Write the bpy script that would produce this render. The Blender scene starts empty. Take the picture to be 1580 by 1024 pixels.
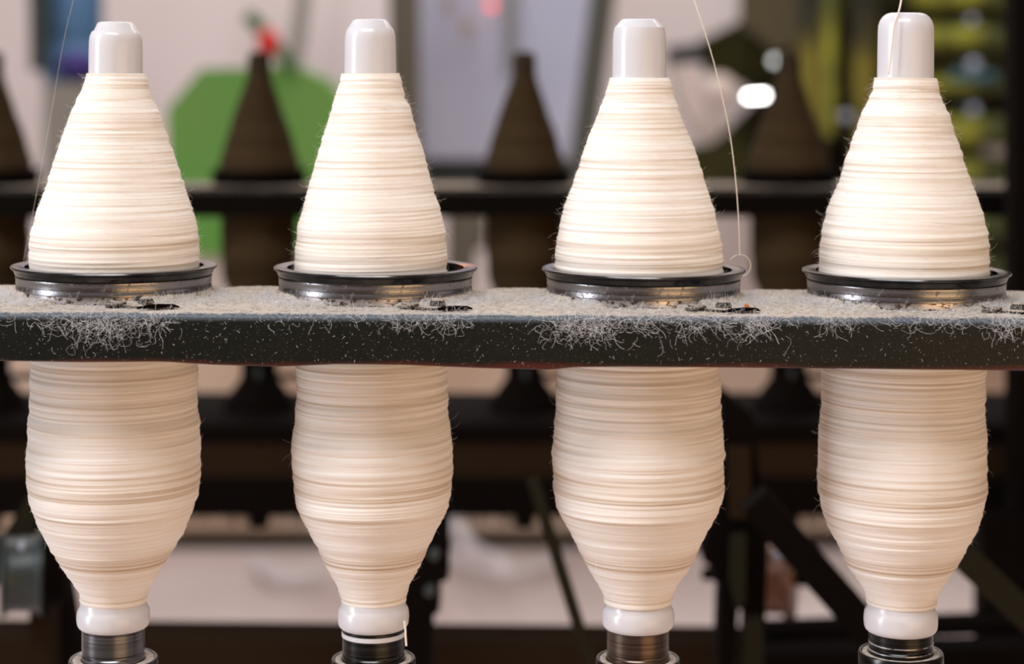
import bpy, math, random
import numpy as np
from mathutils import Vector, Matrix

# ------------------------------------------------------------------ scale
U = 1.0 / 4100.0            # metres per unit of length used for the spindle plane
D = 3140 * U                # camera to spindle plane
EYE = 1.0                   # camera height above the floor
sc = bpy.context.scene
COL = sc.collection

def at(px, py, k=1.0):
    """a point at k times the spindle-plane distance"""
    return Vector(((px - 790) * U * k, D * (k - 1), EYE - (py - 121) * U * k))

def srgb(r, g, b, a=1.0):
    def f(c):
        c /= 255.0
        return c / 12.92 if c <= 0.04045 else ((c + 0.055) / 1.055) ** 2.4
    return (f(r), f(g), f(b), a)

# ------------------------------------------------------------------ camera
cd = bpy.data.cameras.new('camera')
cam = bpy.data.objects.new('camera', cd)
COL.objects.link(cam)
cam.location = (0, -D, EYE)
cam.rotation_euler = (math.radians(90), 0, 0)
cd.sensor_width = 36.0
cd.sensor_fit = 'HORIZONTAL'
cd.lens = 3140 / 1580 * 36
cd.shift_y = -(512 - 121) / 1580
cd.clip_start = 0.02
cd.clip_end = 60
cd.dof.use_dof = True
cd.dof.focus_distance = D - 0.026
cd.dof.aperture_fstop = 6.9
sc.camera = cam

# ------------------------------------------------------------------ world, light, exposure
sc.view_settings.view_transform = 'Standard'
sc.view_settings.look = 'None'
sc.view_settings.gamma = 1.0
sc.view_settings.exposure = 0.0
w = bpy.data.worlds.new('hall_air')
sc.world = w
w.use_nodes = True
wn = w.node_tree
wn.nodes.clear()
wo = wn.nodes.new('ShaderNodeOutputWorld')
wb = wn.nodes.new('ShaderNodeBackground')
wt = wn.nodes.new('ShaderNodeTexCoord')
ws = wn.nodes.new('ShaderNodeSeparateXYZ')
wr = wn.nodes.new('ShaderNodeValToRGB')
wr.color_ramp.elements[0].position = 0.30
wr.color_ramp.elements[0].color = (0.06, 0.036, 0.020, 1)
wr.color_ramp.elements[1].position = 0.80
wr.color_ramp.elements[1].color = (0.36, 0.35, 0.35, 1)
e = wr.color_ramp.elements.new(0.55)
e.color = (0.17, 0.108, 0.068, 1)
wm = wn.nodes.new('ShaderNodeMapRange')
wm.inputs[1].default_value = -1
wm.inputs[2].default_value = 1
wn.links.new(wt.outputs['Generated'], ws.inputs[0])
wn.links.new(ws.outputs['Z'], wm.inputs[0])
wn.links.new(wm.outputs[0], wr.inputs[0])
wn.links.new(wr.outputs[0], wb.inputs[0])
wn.links.new(wb.outputs[0], wo.inputs[0])
wb.inputs[1].default_value = 1.0

def area(name, loc, target, sx, sy, power, color=(1, 1, 1)):
    l = bpy.data.lights.new(name, 'AREA')
    l.shape = 'RECTANGLE'
    l.size, l.size_y = sx, sy
    l.energy = power
    l.color = color
    o = bpy.data.objects.new(name, l)
    COL.objects.link(o)
    o.location = loc
    d = Vector(target) - Vector(loc)
    o.rotation_euler = d.to_track_quat('-Z', 'Y').to_euler()
    return o

area('left_window_light', (-2.3, -0.60, 1.40), (0, 0, 0.92), 0.55, 2.1, 44, (0.92, 0.94, 1.0))
area('front_ceiling_light', (-0.3, -0.95, 2.5), (0, 0, 0.95), 1.5, 0.5, 28, (0.96, 0.97, 1.0))
area('warm_hall_lamp', (1.2, -1.7, 0.75), (0, 0, 0.80), 1.7, 0.9, 12.5, (1.0, 0.62, 0.30))  # unseen warm fill, added to brighten the yarn below the rail
area('hall_ceiling_light', (0.0, 2.3, 2.9), (0, 3.2, 0.6), 3.2, 1.2, 68, (1.0, 0.94, 0.92))

# ------------------------------------------------------------------ materials
def mat(name, col, rough=0.6, metal=0.0, spec=0.5, noise=None, bump=None, coat=0.0, emit=None, estr=0.0):
    """noise = (scale, colour2, (sx,sy,sz), lo, hi); bump = (scale, strength, (sx,sy,sz), distance)"""
    m = bpy.data.materials.new(name)
    m.use_nodes = True
    nt = m.node_tree
    b = nt.nodes['Principled BSDF']
    b.inputs['Base Color'].default_value = col
    b.inputs['Roughness'].default_value = rough
    b.inputs['Metallic'].default_value = metal
    b.inputs['Specular IOR Level'].default_value = spec
    b.inputs['Coat Weight'].default_value = coat
    if emit:
        b.inputs['Emission Color'].default_value = emit
        b.inputs['Emission Strength'].default_value = estr
    tc = nt.nodes.new('ShaderNodeTexCoord')
    def nz(scale, st, detail=3):
        mp = nt.nodes.new('ShaderNodeMapping')
        mp.inputs['Scale'].default_value = st
        nt.links.new(tc.outputs['Object'], mp.inputs[0])
        n = nt.nodes.new('ShaderNodeTexNoise')
        n.inputs['Scale'].default_value = scale
        n.inputs['Detail'].default_value = detail
        nt.links.new(mp.outputs[0], n.inputs['Vector'])
        return n
    if noise:
        n = nz(noise[0], noise[2])
        r = nt.nodes.new('ShaderNodeValToRGB')
        r.color_ramp.elements[0].position = noise[3]
        r.color_ramp.elements[1].position = noise[4]
        r.color_ramp.elements[0].color = col
        r.color_ramp.elements[1].color = noise[1]
        nt.links.new(n.outputs['Fac'], r.inputs[0])
        nt.links.new(r.outputs[0], b.inputs['Base Color'])
    if bump:
        n = nz(bump[0], bump[2])
        bp = nt.nodes.new('ShaderNodeBump')
        bp.inputs['Strength'].default_value = bump[1]
        bp.inputs['Distance'].default_value = bump[3]
        nt.links.new(n.outputs['Fac'], bp.inputs['Height'])
        nt.links.new(bp.outputs[0], b.inputs['Normal'])
    return m

def yarn_mat(name, c_hi, c_mid, c_lo, fine=1.0):
    m = bpy.data.materials.new(name)
    m.use_nodes = True
    nt = m.node_tree
    b = nt.nodes['Principled BSDF']
    b.inputs['Roughness'].default_value = 0.85
    b.inputs['Specular IOR Level'].default_value = 0.15
    b.inputs['Sheen Weight'].default_value = 0.12
    b.inputs['Sheen Roughness'].default_value = 0.5
    tc = nt.nodes.new('ShaderNodeTexCoord')
    def band(sxy, sz, detail):
        mp = nt.nodes.new('ShaderNodeMapping')
        mp.inputs['Scale'].default_value = (sxy, sxy, sz)
        mp.inputs['Rotation'].default_value = (0.02, 0.03, 0)
        nt.links.new(tc.outputs['Object'], mp.inputs[0])
        n = nt.nodes.new('ShaderNodeTexNoise')
        n.inputs['Scale'].default_value = 1.0
        n.inputs['Detail'].default_value = detail
        nt.links.new(mp.outputs[0], n.inputs['Vector'])
        return n
    n1 = band(5, 240 * fine, 2)
    n2 = band(6, 1000 * fine, 2)
    mx = nt.nodes.new('ShaderNodeMath'); mx.operation = 'MULTIPLY'; mx.inputs[1].default_value = 0.5
    mx2 = nt.nodes.new('ShaderNodeMath'); mx2.operation = 'MULTIPLY_ADD'; mx2.inputs[1].default_value = 0.5
    nt.links.new(n1.outputs['Fac'], mx.inputs[0])
    nt.links.new(n2.outputs['Fac'], mx2.inputs[0])
    nt.links.new(mx.outputs[0], mx2.inputs[2])
    r = nt.nodes.new('ShaderNodeValToRGB')
    r.color_ramp.elements[0].position = 0.33
    r.color_ramp.elements[0].color = c_lo
    r.color_ramp.elements[1].position = 0.62
    r.color_ramp.elements[1].color = c_hi
    e = r.color_ramp.elements.new(0.46); e.color = c_mid
    nt.links.new(mx2.outputs[0], r.inputs[0])
    nt.links.new(r.outputs[0], b.inputs['Base Color'])
    bp = nt.nodes.new('ShaderNodeBump')
    bp.inputs['Strength'].default_value = 0.35
    bp.inputs['Distance'].default_value = 0.0004
    nt.links.new(n2.outputs['Fac'], bp.inputs['Height'])
    nt.links.new(bp.outputs[0], b.inputs['Normal'])
    return m

def dusty_mat(name, base, dust, rough, metal, lo=0.45, hi=0.95, specks=None, rust=None, zscale=1.0):
    """metal or paint whose upward-facing sides carry settled lint dust, with stray specks"""
    m = bpy.data.materials.new(name)
    m.use_nodes = True
    nt = m.node_tree
    N, L = nt.nodes, nt.links
    b = N['Principled BSDF']
    b.inputs['Roughness'].default_value = rough
    b.inputs['Specular IOR Level'].default_value = {'black_enamel_dusty': 0.04, 'black_green_enamel': 0.22}.get(name, 0.5)
    geo = N.new('ShaderNodeNewGeometry')
    sp = N.new('ShaderNodeSeparateXYZ')
    L.new(geo.outputs['Normal'], sp.inputs[0])
    tc = N.new('ShaderNodeTexCoord')
    n = N.new('ShaderNodeTexNoise'); n.inputs['Scale'].default_value = 900; n.inputs['Detail'].default_value = 4
    L.new(tc.outputs['Object'], n.inputs['Vector'])
    n0 = N.new('ShaderNodeTexNoise'); n0.inputs['Scale'].default_value = 60; n0.inputs['Detail'].default_value = 3
    L.new(tc.outputs['Object'], n0.inputs['Vector'])
    ad = N.new('ShaderNodeMath'); ad.operation = 'MULTIPLY_ADD'; ad.inputs[1].default_value = 0.45
    L.new(n.outputs['Fac'], ad.inputs[0]); L.new(sp.outputs['Z'], ad.inputs[2])
    ad2 = N.new('ShaderNodeMath'); ad2.operation = 'MULTIPLY_ADD'; ad2.inputs[1].default_value = 0.5
    L.new(n0.outputs['Fac'], ad2.inputs[0]); L.new(ad.outputs[0], ad2.inputs[2])
    mr = N.new('ShaderNodeMapRange')
    mr.inputs[1].default_value = lo + 0.45; mr.inputs[2].default_value = hi + 0.45
    L.new(ad2.outputs[0], mr.inputs[0])
    fac = mr.outputs[0]
    if specks:
        v = N.new('ShaderNodeTexNoise'); v.inputs['Scale'].default_value = specks[0]; v.inputs['Detail'].default_value = 2
        L.new(tc.outputs['Object'], v.inputs['Vector'])
        m2 = N.new('ShaderNodeMapRange'); m2.inputs[1].default_value = specks[1]; m2.inputs[2].default_value = specks[2]
        m2.inputs[4].default_value = specks[3]
        L.new(v.outputs['Fac'], m2.inputs[0])
        mxx = N.new('ShaderNodeMath'); mxx.operation = 'MAXIMUM'
        L.new(fac, mxx.inputs[0]); L.new(m2.outputs[0], mxx.inputs[1])
        fac = mxx.outputs[0]
    basecol = None
    if rust:
        # rust = (colour, z_lo, z_hi): worn band along one edge, broken by noise
        so = N.new('ShaderNodeVectorMath'); so.operation = 'DOT_PRODUCT'; so.inputs[1].default_value = (0.0095, 0, 1); L.new(tc.outputs['Object'], so.inputs[0])
        rn = N.new('ShaderNodeTexNoise'); rn.inputs['Scale'].default_value = 16; rn.inputs['Detail'].default_value = 6
        L.new(tc.outputs['Object'], rn.inputs['Vector'])
        q = N.new('ShaderNodeMath'); q.operation = 'MULTIPLY_ADD'; q.inputs[1].default_value = -rust[3]
        L.new(rn.outputs['Fac'], q.inputs[0]); L.new(so.outputs['Value'], q.inputs[2])
        rr = N.new('ShaderNodeMapRange'); rr.inputs[1].default_value = rust[2]; rr.inputs[2].default_value = rust[1]
        L.new(q.outputs[0], rr.inputs[0])
        mc = N.new('ShaderNodeMix'); mc.data_type = 'RGBA'
        mc.inputs[6].default_value = base; mc.inputs[7].default_value = rust[0]
        L.new(rr.outputs[0], mc.inputs[0])
        basecol = mc.outputs[2]
    mix = N.new('ShaderNodeMix'); mix.data_type = 'RGBA'
    mix.inputs[6].default_value = base
    mix.inputs[7].default_value = dust
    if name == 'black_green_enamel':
        # grey blue sheen of the rounded upper edge, painted into the colour
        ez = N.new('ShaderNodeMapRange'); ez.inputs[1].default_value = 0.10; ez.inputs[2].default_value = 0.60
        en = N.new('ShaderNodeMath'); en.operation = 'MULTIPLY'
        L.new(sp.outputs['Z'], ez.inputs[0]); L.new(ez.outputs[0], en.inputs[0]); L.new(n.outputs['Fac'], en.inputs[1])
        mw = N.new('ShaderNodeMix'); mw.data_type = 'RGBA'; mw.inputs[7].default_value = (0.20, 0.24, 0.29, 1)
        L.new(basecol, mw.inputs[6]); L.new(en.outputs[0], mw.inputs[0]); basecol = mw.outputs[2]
    if basecol: L.new(basecol, mix.inputs[6])
    L.new(fac, mix.inputs[0])
    L.new(mix.outputs[2], b.inputs['Base Color'])
    if metal:
        mt = N.new('ShaderNodeMapRange'); mt.inputs[3].default_value = metal; mt.inputs[4].default_value = 0.0
        L.new(fac, mt.inputs[0]); L.new(mt.outputs[0], b.inputs['Metallic'])
    rg = N.new('ShaderNodeMapRange'); rg.inputs[3].default_value = rough; rg.inputs[4].default_value = 0.95
    L.new(fac, rg.inputs[0]); L.new(rg.outputs[0], b.inputs['Roughness'])
    bp = N.new('ShaderNodeBump'); bp.inputs['Strength'].default_value = 0.25; bp.inputs['Distance'].default_value = 0.0002
    L.new(n.outputs['Fac'], bp.inputs['Height']); L.new(bp.outputs[0], b.inputs['Normal'])
    return m

M = {}
M['yarn'] = yarn_mat('cream_wool_yarn', (0.92, 0.87, 0.815, 1), (0.84, 0.75, 0.66, 1), (0.58, 0.45, 0.33, 1))
M['brown_yarn'] = yarn_mat('dark_brown_yarn', (0.050, 0.032, 0.016, 1), (0.032, 0.020, 0.009, 1), (0.014, 0.008, 0.004, 1), 0.5)
for _n in ('Sheen Weight', 'Specular IOR Level'): M['brown_yarn'].node_tree.nodes['Principled BSDF'].inputs[_n].default_value = 0.02
M['fuzz'] = mat('wool_fibre', (0.85, 0.76, 0.66, 1), 0.8, spec=0.2)
M['plastic'] = mat('milky_plastic', (0.67, 0.65, 0.67, 1), 0.22, spec=0.5)
pb = M['plastic'].node_tree.nodes['Principled BSDF']
pb.inputs['Subsurface Weight'].default_value = 0.25
pb.inputs['Subsurface Radius'].default_value = (0.004, 0.003, 0.003)
pb.inputs['Subsurface Scale'].default_value = 1.0
M['brown_tube'] = mat('dark_brown_tube', (0.028, 0.018, 0.010, 1), 0.6, spec=0.06)
M['ring_steel'] = dusty_mat('worn_ring_steel', (0.25, 0.245, 0.26, 1), (0.09, 0.062, 0.038, 1), 0.27, 1.0, 0.75, 1.5, specks=(420, 0.60, 0.80, 0.9))
M['ring_dark'] = mat('blued_rim_steel', (0.034, 0.035, 0.037, 1), 0.18, 0.9, noise=(90, (0.085, 0.08, 0.075, 1), (1, 1, 1), 0.4, 0.7))
M['ring_bright'] = mat('bright_seat_steel', (0.62, 0.61, 0.64, 1), 0.3, 0.9, noise=(420, (0.14, 0.10, 0.07, 1), (1, 1, 2), 0.52, 0.62))
M['spindle_steel'] = mat('turned_steel', (0.20, 0.20, 0.21, 1), 0.26, 1.0, noise=(1.0, (0.09, 0.09, 0.095, 1), (8, 8, 900), 0.4, 0.65))
M['spindle_bronze'] = mat('bronze_brown_steel', (0.15, 0.11, 0.085, 1), 0.3, 1.0, noise=(1.0, (0.075, 0.055, 0.045, 1), (8, 8, 1200), 0.4, 0.65))
M['spindle_black'] = mat('black_oiled_steel', (0.055, 0.055, 0.05, 1), 0.25, 1.0, noise=(1.0, (0.02, 0.02, 0.02, 1), (8, 8, 700), 0.4, 0.65))
M['black'] = mat('black_enamel', (0.003, 0.0016, 0.001, 1), 0.8, spec=0.04)
M['dark_brown'] = mat('dark_brown_paint', (0.017, 0.009, 0.004, 1), 0.8, spec=0.05)
M['olive_dark'] = mat('dark_olive_belt', (0.014, 0.0115, 0.006, 1), 0.8, spec=0.05)
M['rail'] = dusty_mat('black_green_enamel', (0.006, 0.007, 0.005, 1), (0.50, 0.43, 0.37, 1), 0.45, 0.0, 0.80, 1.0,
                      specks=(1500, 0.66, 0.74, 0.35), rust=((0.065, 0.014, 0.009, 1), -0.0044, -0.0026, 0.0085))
M['back_rail'] = dusty_mat('black_enamel_dusty', (0.003, 0.002, 0.001, 1), (0.33, 0.27, 0.22, 1), 0.8, 0.0, 0.6, 1.0)
M['lint'] = mat('settled_lint', (0.56, 0.48, 0.41, 1), 0.95, spec=0.1, noise=(420, (0.30, 0.24, 0.185, 1), (1, 1, 1), 0.42, 0.72), bump=(1600, 0.8, (1, 1, 1), 0.0006))
M['lint_fibre'] = mat('lint_fibre', (0.80, 0.79, 0.80, 1), 0.8, spec=0.2)
M['clamp'] = dusty_mat('dusty_clamp_iron', (0.02, 0.017, 0.014, 1), (0.42, 0.35, 0.29, 1), 0.5, 0.3, 0.45, 1.0, specks=(1500, 0.5, 0.62, 0.8))
M['wall'] = mat('hall_wall_plaster', srgb(212, 201, 199), 0.9, spec=0.1, noise=(0.9, srgb(192, 180, 178), (1, 1, 0.4), 0.35, 0.7))
M['floor'] = mat('pale_concrete', srgb(214, 199, 196), 0.8, spec=0.15, noise=(2.2, srgb(190, 172, 166), (1, 1, 1), 0.4, 0.75))
M['lower_wall'] = mat('tan_lower_wall', srgb(196, 168, 146), 0.9, spec=0.1, noise=(3, srgb(206, 186, 170), (1, 1, 1), 0.4, 0.7))
M['cabinet'] = mat('blue_grey_cabinet', srgb(172, 172, 190), 0.5, noise=(3, srgb(160, 163, 184), (1, 1, 1), 0.4, 0.7))
M['cabinet_trim'] = mat('grey_cabinet_trim', srgb(120, 122, 122), 0.6)
M['teal_dark'] = mat('dark_teal_plinth', srgb(38, 44, 42), 0.7)
M['post_olive'] = mat('olive_grey_post', srgb(96, 88, 74), 0.7, noise=(6, srgb(76, 68, 56), (3, 3, 0.5), 0.4, 0.7))
M['green'] = mat('green_guard_paint', srgb(80, 140, 45), 0.55, noise=(4, srgb(98, 134, 56), (1, 1, 1), 0.35, 0.7))
M['green_dark'] = mat('dark_green_paint', srgb(50, 84, 34), 0.6)
M['red'] = mat('red_knob', srgb(190, 22, 22), 0.4)
M['red_lamp'] = mat('red_indicator', srgb(200, 40, 40), 0.4, emit=(1.0, 0.16, 0.14, 1), estr=1.6)
M['brown_knob'] = mat('brown_knob', srgb(150, 130, 112), 0.5)
M['blue'] = mat('blue_plastic', srgb(80, 118, 156), 0.6, noise=(6, srgb(56, 88, 120), (1, 1, 1), 0.4, 0.7))
M['purple'] = mat('purple_cloth', srgb(48, 32, 100), 0.8)
M['grey_shelf'] = mat('grey_shelf_paint', srgb(126, 120, 112), 0.7)
M['far_black'] = mat('far_machine_black', (0.005, 0.0035, 0.002, 1), 0.8, spec=0.05, noise=(5, (0.042, 0.040, 0.012, 1), (1, 1, 1), 0.45, 0.75))
M['yellow'] = mat('yellow_green_yarn', srgb(132, 132, 34), 0.8, noise=(9, srgb(54, 60, 20), (1, 1, 1), 0.42, 0.60))
M['olive'] = mat('olive_yellow_yarn', srgb(110, 100, 26), 0.85, noise=(11, srgb(26, 25, 10), (1, 1, 0.6), 0.40, 0.56))
M['teal'] = mat('teal_plastic', srgb(20, 70, 82), 0.5)
M['chrome_knob'] = mat('pale_knob', srgb(150, 156, 172), 0.3)
M['lamp'] = mat('lit_lamp', (1, 1, 1, 1), 0.5, emit=(1, 1, 0.97, 1), estr=18.0)  # glows in place of a bright reflection
M['lamp_dim'] = mat('lit_small_lamp', (1, 1, 1, 1), 0.5, emit=(0.8, 0.86, 0.84, 1), estr=1.3)  # weaker glow for the small chrome reflection
M['pale_cover'] = mat('pale_cover', srgb(196, 180, 172), 0.7)
M['copper'] = mat('copper_brown_pulley', (0.115, 0.045, 0.022, 1), 0.35, 0.3, noise=(30, (0.05, 0.02, 0.012, 1), (1, 1, 1), 0.4, 0.7))
M['pulley_grey'] = mat('grey_green_pulley', (0.022, 0.029, 0.027, 1), 0.4, 0.1)
M['waste'] = mat('white_yarn_waste', srgb(214, 208, 210), 0.9)
M['wire'] = mat('pale_wire', (0.75, 0.76, 0.68, 1), 0.35, 0.6)
M['strut_grey'] = mat('dark_grey_strut', srgb(74, 74, 66), 0.8)
M['hood'] = mat('dark_olive_hood', srgb(66, 56, 30), 0.8)
M['chip'] = mat('orange_brown_chip', (0.62, 0.18, 0.03, 1), 0.6)

# ------------------------------------------------------------------ mesh helpers
class MB:
    def __init__(self):
        self.v, self.f, self.n = [], [], 0
    def add(self, v, f):
        k = self.n
        self.v.extend([tuple(p) for p in v])
        self.f.extend([tuple(i + k for i in q) for q in f])
        self.n += len(v)
        return self
    def box(self, x0, x1, y0, y1, z0, z1, bev=0.0):
        if bev <= 0:
            v = [(x, y, z) for x in (x0, x1) for y in (y0, y1) for z in (z0, z1)]
            f = [(0, 1, 3, 2), (4, 6, 7, 5), (0, 4, 5, 1), (2, 3, 7, 6), (0, 2, 6, 4), (1, 5, 7, 3)]
            return self.add(v, f)
        import bmesh
        bm = bmesh.new()
        bmesh.ops.create_cube(bm, size=1)
        bmesh.ops.scale(bm, vec=(x1 - x0, y1 - y0, z1 - z0), verts=bm.verts)
        bmesh.ops.translate(bm, vec=((x0 + x1) / 2, (y0 + y1) / 2, (z0 + z1) / 2), verts=bm.verts)
        bmesh.ops.bevel(bm, geom=bm.edges[:], offset=bev, segments=3, affect='EDGES', profile=0.5)
        bm.verts.index_update()
        self.add([v.co[:] for v in bm.verts], [[v.index for v in f.verts] for f in bm.faces])
        bm.free()
        return self
    def lathe(self, prof, seg=64, c=(0, 0, 0), cap=True, rot=None, closed=False):
        v = []
        for r, z in prof:
            for i in range(seg):
                a = 2 * math.pi * i / seg
                p = Vector((r * math.cos(a), r * math.sin(a), z))
                if rot is not None: p = rot @ p
                v.append(p + Vector(c))
        f = []
        m = len(prof)
        for j in range(m if closed else m - 1):
            j2 = (j + 1) % m
            for i in range(seg):
                i2 = (i + 1) % seg
                f.append((j * seg + i, j2 * seg + i, j2 * seg + i2, j * seg + i2))
        if cap and not closed:
            f.append(tuple(range(seg)))
            f.append(tuple(range((m - 1) * seg, m * seg))[::-1])
        return self.add(v, f)
    def tube(self, pts, r, seg=8, cap=True, flat=None):
        pts = [Vector(p) for p in pts]
        n = len(pts)
        rs = r if isinstance(r, (list, tuple)) else [r] * n
        v = []
        ref = Vector((0.3, 0.9, 0.2)).normalized()
        for i, p in enumerate(pts):
            d = (pts[min(i + 1, n - 1)] - pts[max(i - 1, 0)]).normalized()
            a = d.cross(ref)
            if a.length < 1e-4: a = d.cross(Vector((1, 0, 0)))
            a.normalize(); b = d.cross(a).normalized()
            for k in range(seg):
                t = 2 * math.pi * k / seg
                v.append(p + a * (math.cos(t) * rs[i]) + b * (math.sin(t) * rs[i]))
        f = []
        for i in range(n - 1):
            for k in range(seg):
                k2 = (k + 1) % seg
                f.append((i * seg + k, i * seg + k2, (i + 1) * seg + k2, (i + 1) * seg + k))
        if cap:
            f.append(tuple(range(seg))[::-1]); f.append(tuple(range((n - 1) * seg, n * seg)))
        return self.add(v, f)
    def prism(self, poly, y0, y1):
        """poly in (x, z), extruded along y"""
        n = len(poly)
        v = [(x, y0, z) for x, z in poly] + [(x, y1, z) for x, z in poly]
        f = [tuple(range(n)), tuple(range(n, 2 * n))[::-1]]
        for i in range(n):
            j = (i + 1) % n
            f.append((i, i + n, j + n, j))
        return self.add(v, f)
    def ball(self, c, r, sx=1, sy=1, sz=1, seg=20, rings=12):
        prof = [(max(1e-5, math.sin(math.pi * i / rings)) * r, -math.cos(math.pi * i / rings) * r) for i in range(rings + 1)]
        k = self.n
        self.lathe(prof, seg, cap=True)
        for i in range(k, self.n):
            x, y, z = self.v[i]
            self.v[i] = (x * sx + c[0], y * sy + c[1], z * sz + c[2])
        return self
    def build(self, name, m, parent=None, loc=None, smooth=True, angle=35):
        me = bpy.data.meshes.new(name)
        me.from_pydata(self.v, [], self.f)
        me.update()
        import bmesh
        if len(self.f) < 60000:
            bm = bmesh.new(); bm.from_mesh(me)
            bmesh.ops.recalc_face_normals(bm, faces=bm.faces)
            bm.to_mesh(me); bm.free()
        if smooth:
            me.shade_smooth()
            if angle is not None:
                me.set_sharp_from_angle(angle=math.radians(angle))
        o = bpy.data.objects.new(name, me)
        me.materials.append(m)
        COL.objects.link(o)
        if loc is not None: o.location = loc
        if parent: o.parent = parent
        return o

def tag(o, label=None, cat=None, group=None, kind=None):
    if label: o['label'] = label
    if cat: o['category'] = cat
    if group: o['group'] = group
    if kind: o['kind'] = kind
    return o

def empty(name, loc, label, cat, group=None):
    o = bpy.data.objects.new(name, None)
    o.empty_display_size = 0.01
    COL.objects.link(o)
    o.location = loc
    return tag(o, label, cat, group)

def copy_tree(o, parent=None):
    c = o.copy(); COL.objects.link(c)
    if parent: c.parent = parent
    for ch in list(o.children):
        copy_tree(ch, c)
    return c

# ------------------------------------------------------------------ the hall: floor and walls
WALLK = 5.7
WALLY = D * (WALLK - 1)
fl = MB().box(-4.5, 4.5, -3.0, WALLY + 0.2, -0.1, 0.0).build('floor', M['floor'], smooth=False); tag(fl, kind='structure')
wl = MB().box(-4.5, 4.5, WALLY, WALLY + 0.15, 0.0, 3.2).build('wall_back', M['wall'], smooth=False); tag(wl, kind='structure')
# tan painted lower part of the wall, thin panelling
dz = at(0, 520, WALLK).z
tr = MB().box(-4.5, 4.5, WALLY - 0.02, WALLY, 0.03, dz).build('trim_1', M['lower_wall'], smooth=False); tag(tr, kind='structure')
bb = MB().box(-4.5, 4.5, WALLY - 0.035, WALLY - 0.02, 0.0, 0.035).build('baseboard_back', M['dark_brown'], smooth=False); tag(bb, kind='structure')

# ------------------------------------------------------------------ bobbins
# outlines: height, left edge, right edge
PROF = [
 dict(cap=[(34,153,202),(36,150,206),(47,145.5,211.5),(49,142,215),(56,139,218),(64,138,219),(80,137.6,219.4),(118,137.5,219.8)],
      yarn=[(113,133,222),(120,132,224),(133,129.5,228),(153,122,235),(172,112,246),(191,105,253),(227,92,264),(273,77,279),(291,70.5,283),(322,59.5,295),(354,49.5,303),(379,47,306),(410,47,306),(450,50,305),(500,51,303),(560,50.5,303),(585,48,303),(620,49,303),(651,46.5,305.7),(683,44.7,307.8),(720,43.2,307.5),(737,43,307),(752,44.5,305.5),(768,48,303),(786,54.5,297.7),(805,61,289),(826,69,279),(853,88,266),(880,102,248.5),(906,119.6,231),(918,123,227),(927,124,226)],
      col=965, r=56),
 dict(cap=[(30,547,594),(32,544,598),(44,537,606),(46,535,608),(56,532.5,610),(66,531.7,610.6),(118,531,612)],
      yarn=[(113,528,616),(122,526,617),(137,520,620),(150,516,625),(164,509,629.7),(191,504,639),(227,491.6,649),(262,484.4,662.5),(291,475,669),(322,465.6,676.6),(354,459,686),(385,456,690.6),(416,454.7,690.6),(460,456,691),(520,457,691),(572,457,691),(609,456,689),(640,453,690),(651,453,692),(675,450.5,697),(694,449.7,699),(726,452,698),(750,453,695),(768,454,692),(780,457,689.5),(794,465,686),(826,482.4,668.5),(853,495.7,657.8),(880,509,646),(900,520,633),(908,522.5,629.5),(922,526,626),(926,526.5,626)],
      col=965, r=55),
 dict(cap=[(29.5,961,1010),(31,958,1014),(40,951,1022),(42,948.5,1025),(52,946,1026.5),(62,945,1027),(124,944.5,1027.5)],
      yarn=[(120,941,1032),(128,938,1033.5),(137,935,1035),(156,928.5,1040.6),(191,916,1055.7),(227,901,1069),(250,892,1075),(273,884.8,1081.6),(291,880.6,1090.6),(322,870,1103),(354,861,1108),(385,858,1115),(416,857,1117),(460,858,1116),(520,860,1113),(572,860,1111.5),(604,856,1111),(636,857,1111),(651,856,1115),(680,854,1117),(700,852,1118.5),(722,855,1117.5),(731,854.5,1117.7),(752,854,1118),(766,856,1115),(780,859,1111),(794,866.5,1105.7),(826,887.7,1092),(853,901,1079),(880,914,1062),(906,927.6,1044.6),(918,932,1038.5),(928,933,1036.6)],
      col=966, r=56),
 dict(cap=[(20,1374,1424),(22,1368,1429),(26,1363,1434),(32,1358.5,1438),(40,1355.5,1440),(52,1354.7,1440.3),(124,1354,1440.5)],
      yarn=[(120,1348.7,1444.4),(130,1347.5,1446.5),(140,1346,1449),(156,1340.5,1454),(175,1329.5,1463),(205,1321,1473),(232,1312,1484),(268,1298.5,1491),(291,1289.7,1500.6),(322,1277,1513),(354,1270,1519),(385,1268,1525.6),(416,1265,1525),(460,1266,1523),(520,1268,1520),(572,1269,1520),(620,1269,1519),(651,1267,1520.7),(689,1263.7,1522),(730,1264,1522.5),(752,1264,1522),(779,1270,1519),(794,1273,1513.5),(805,1278,1509.5),(813,1282,1510),(834,1293,1495),(866,1310,1481.6),(893,1325,1463),(911,1334,1448.4),(920,1336.5,1444),(930,1338,1443)],
      col=971, r=56.5),
]
AX = [(178.6, 174.9), (571.2, 576.2), (986.3, 984.4), (1397.8, 1389.6)]   # axis at height 34 and at the collar
TLAB = ['leftmost', 'second from left', 'third from left', 'rightmost']
NEAR = ['with the green guard to its right', 'left of the control cabinet', 'with a single yarn running down on its right', 'with a rounded tube tip touched by a yarn']
rng = np.random.default_rng(7)

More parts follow.
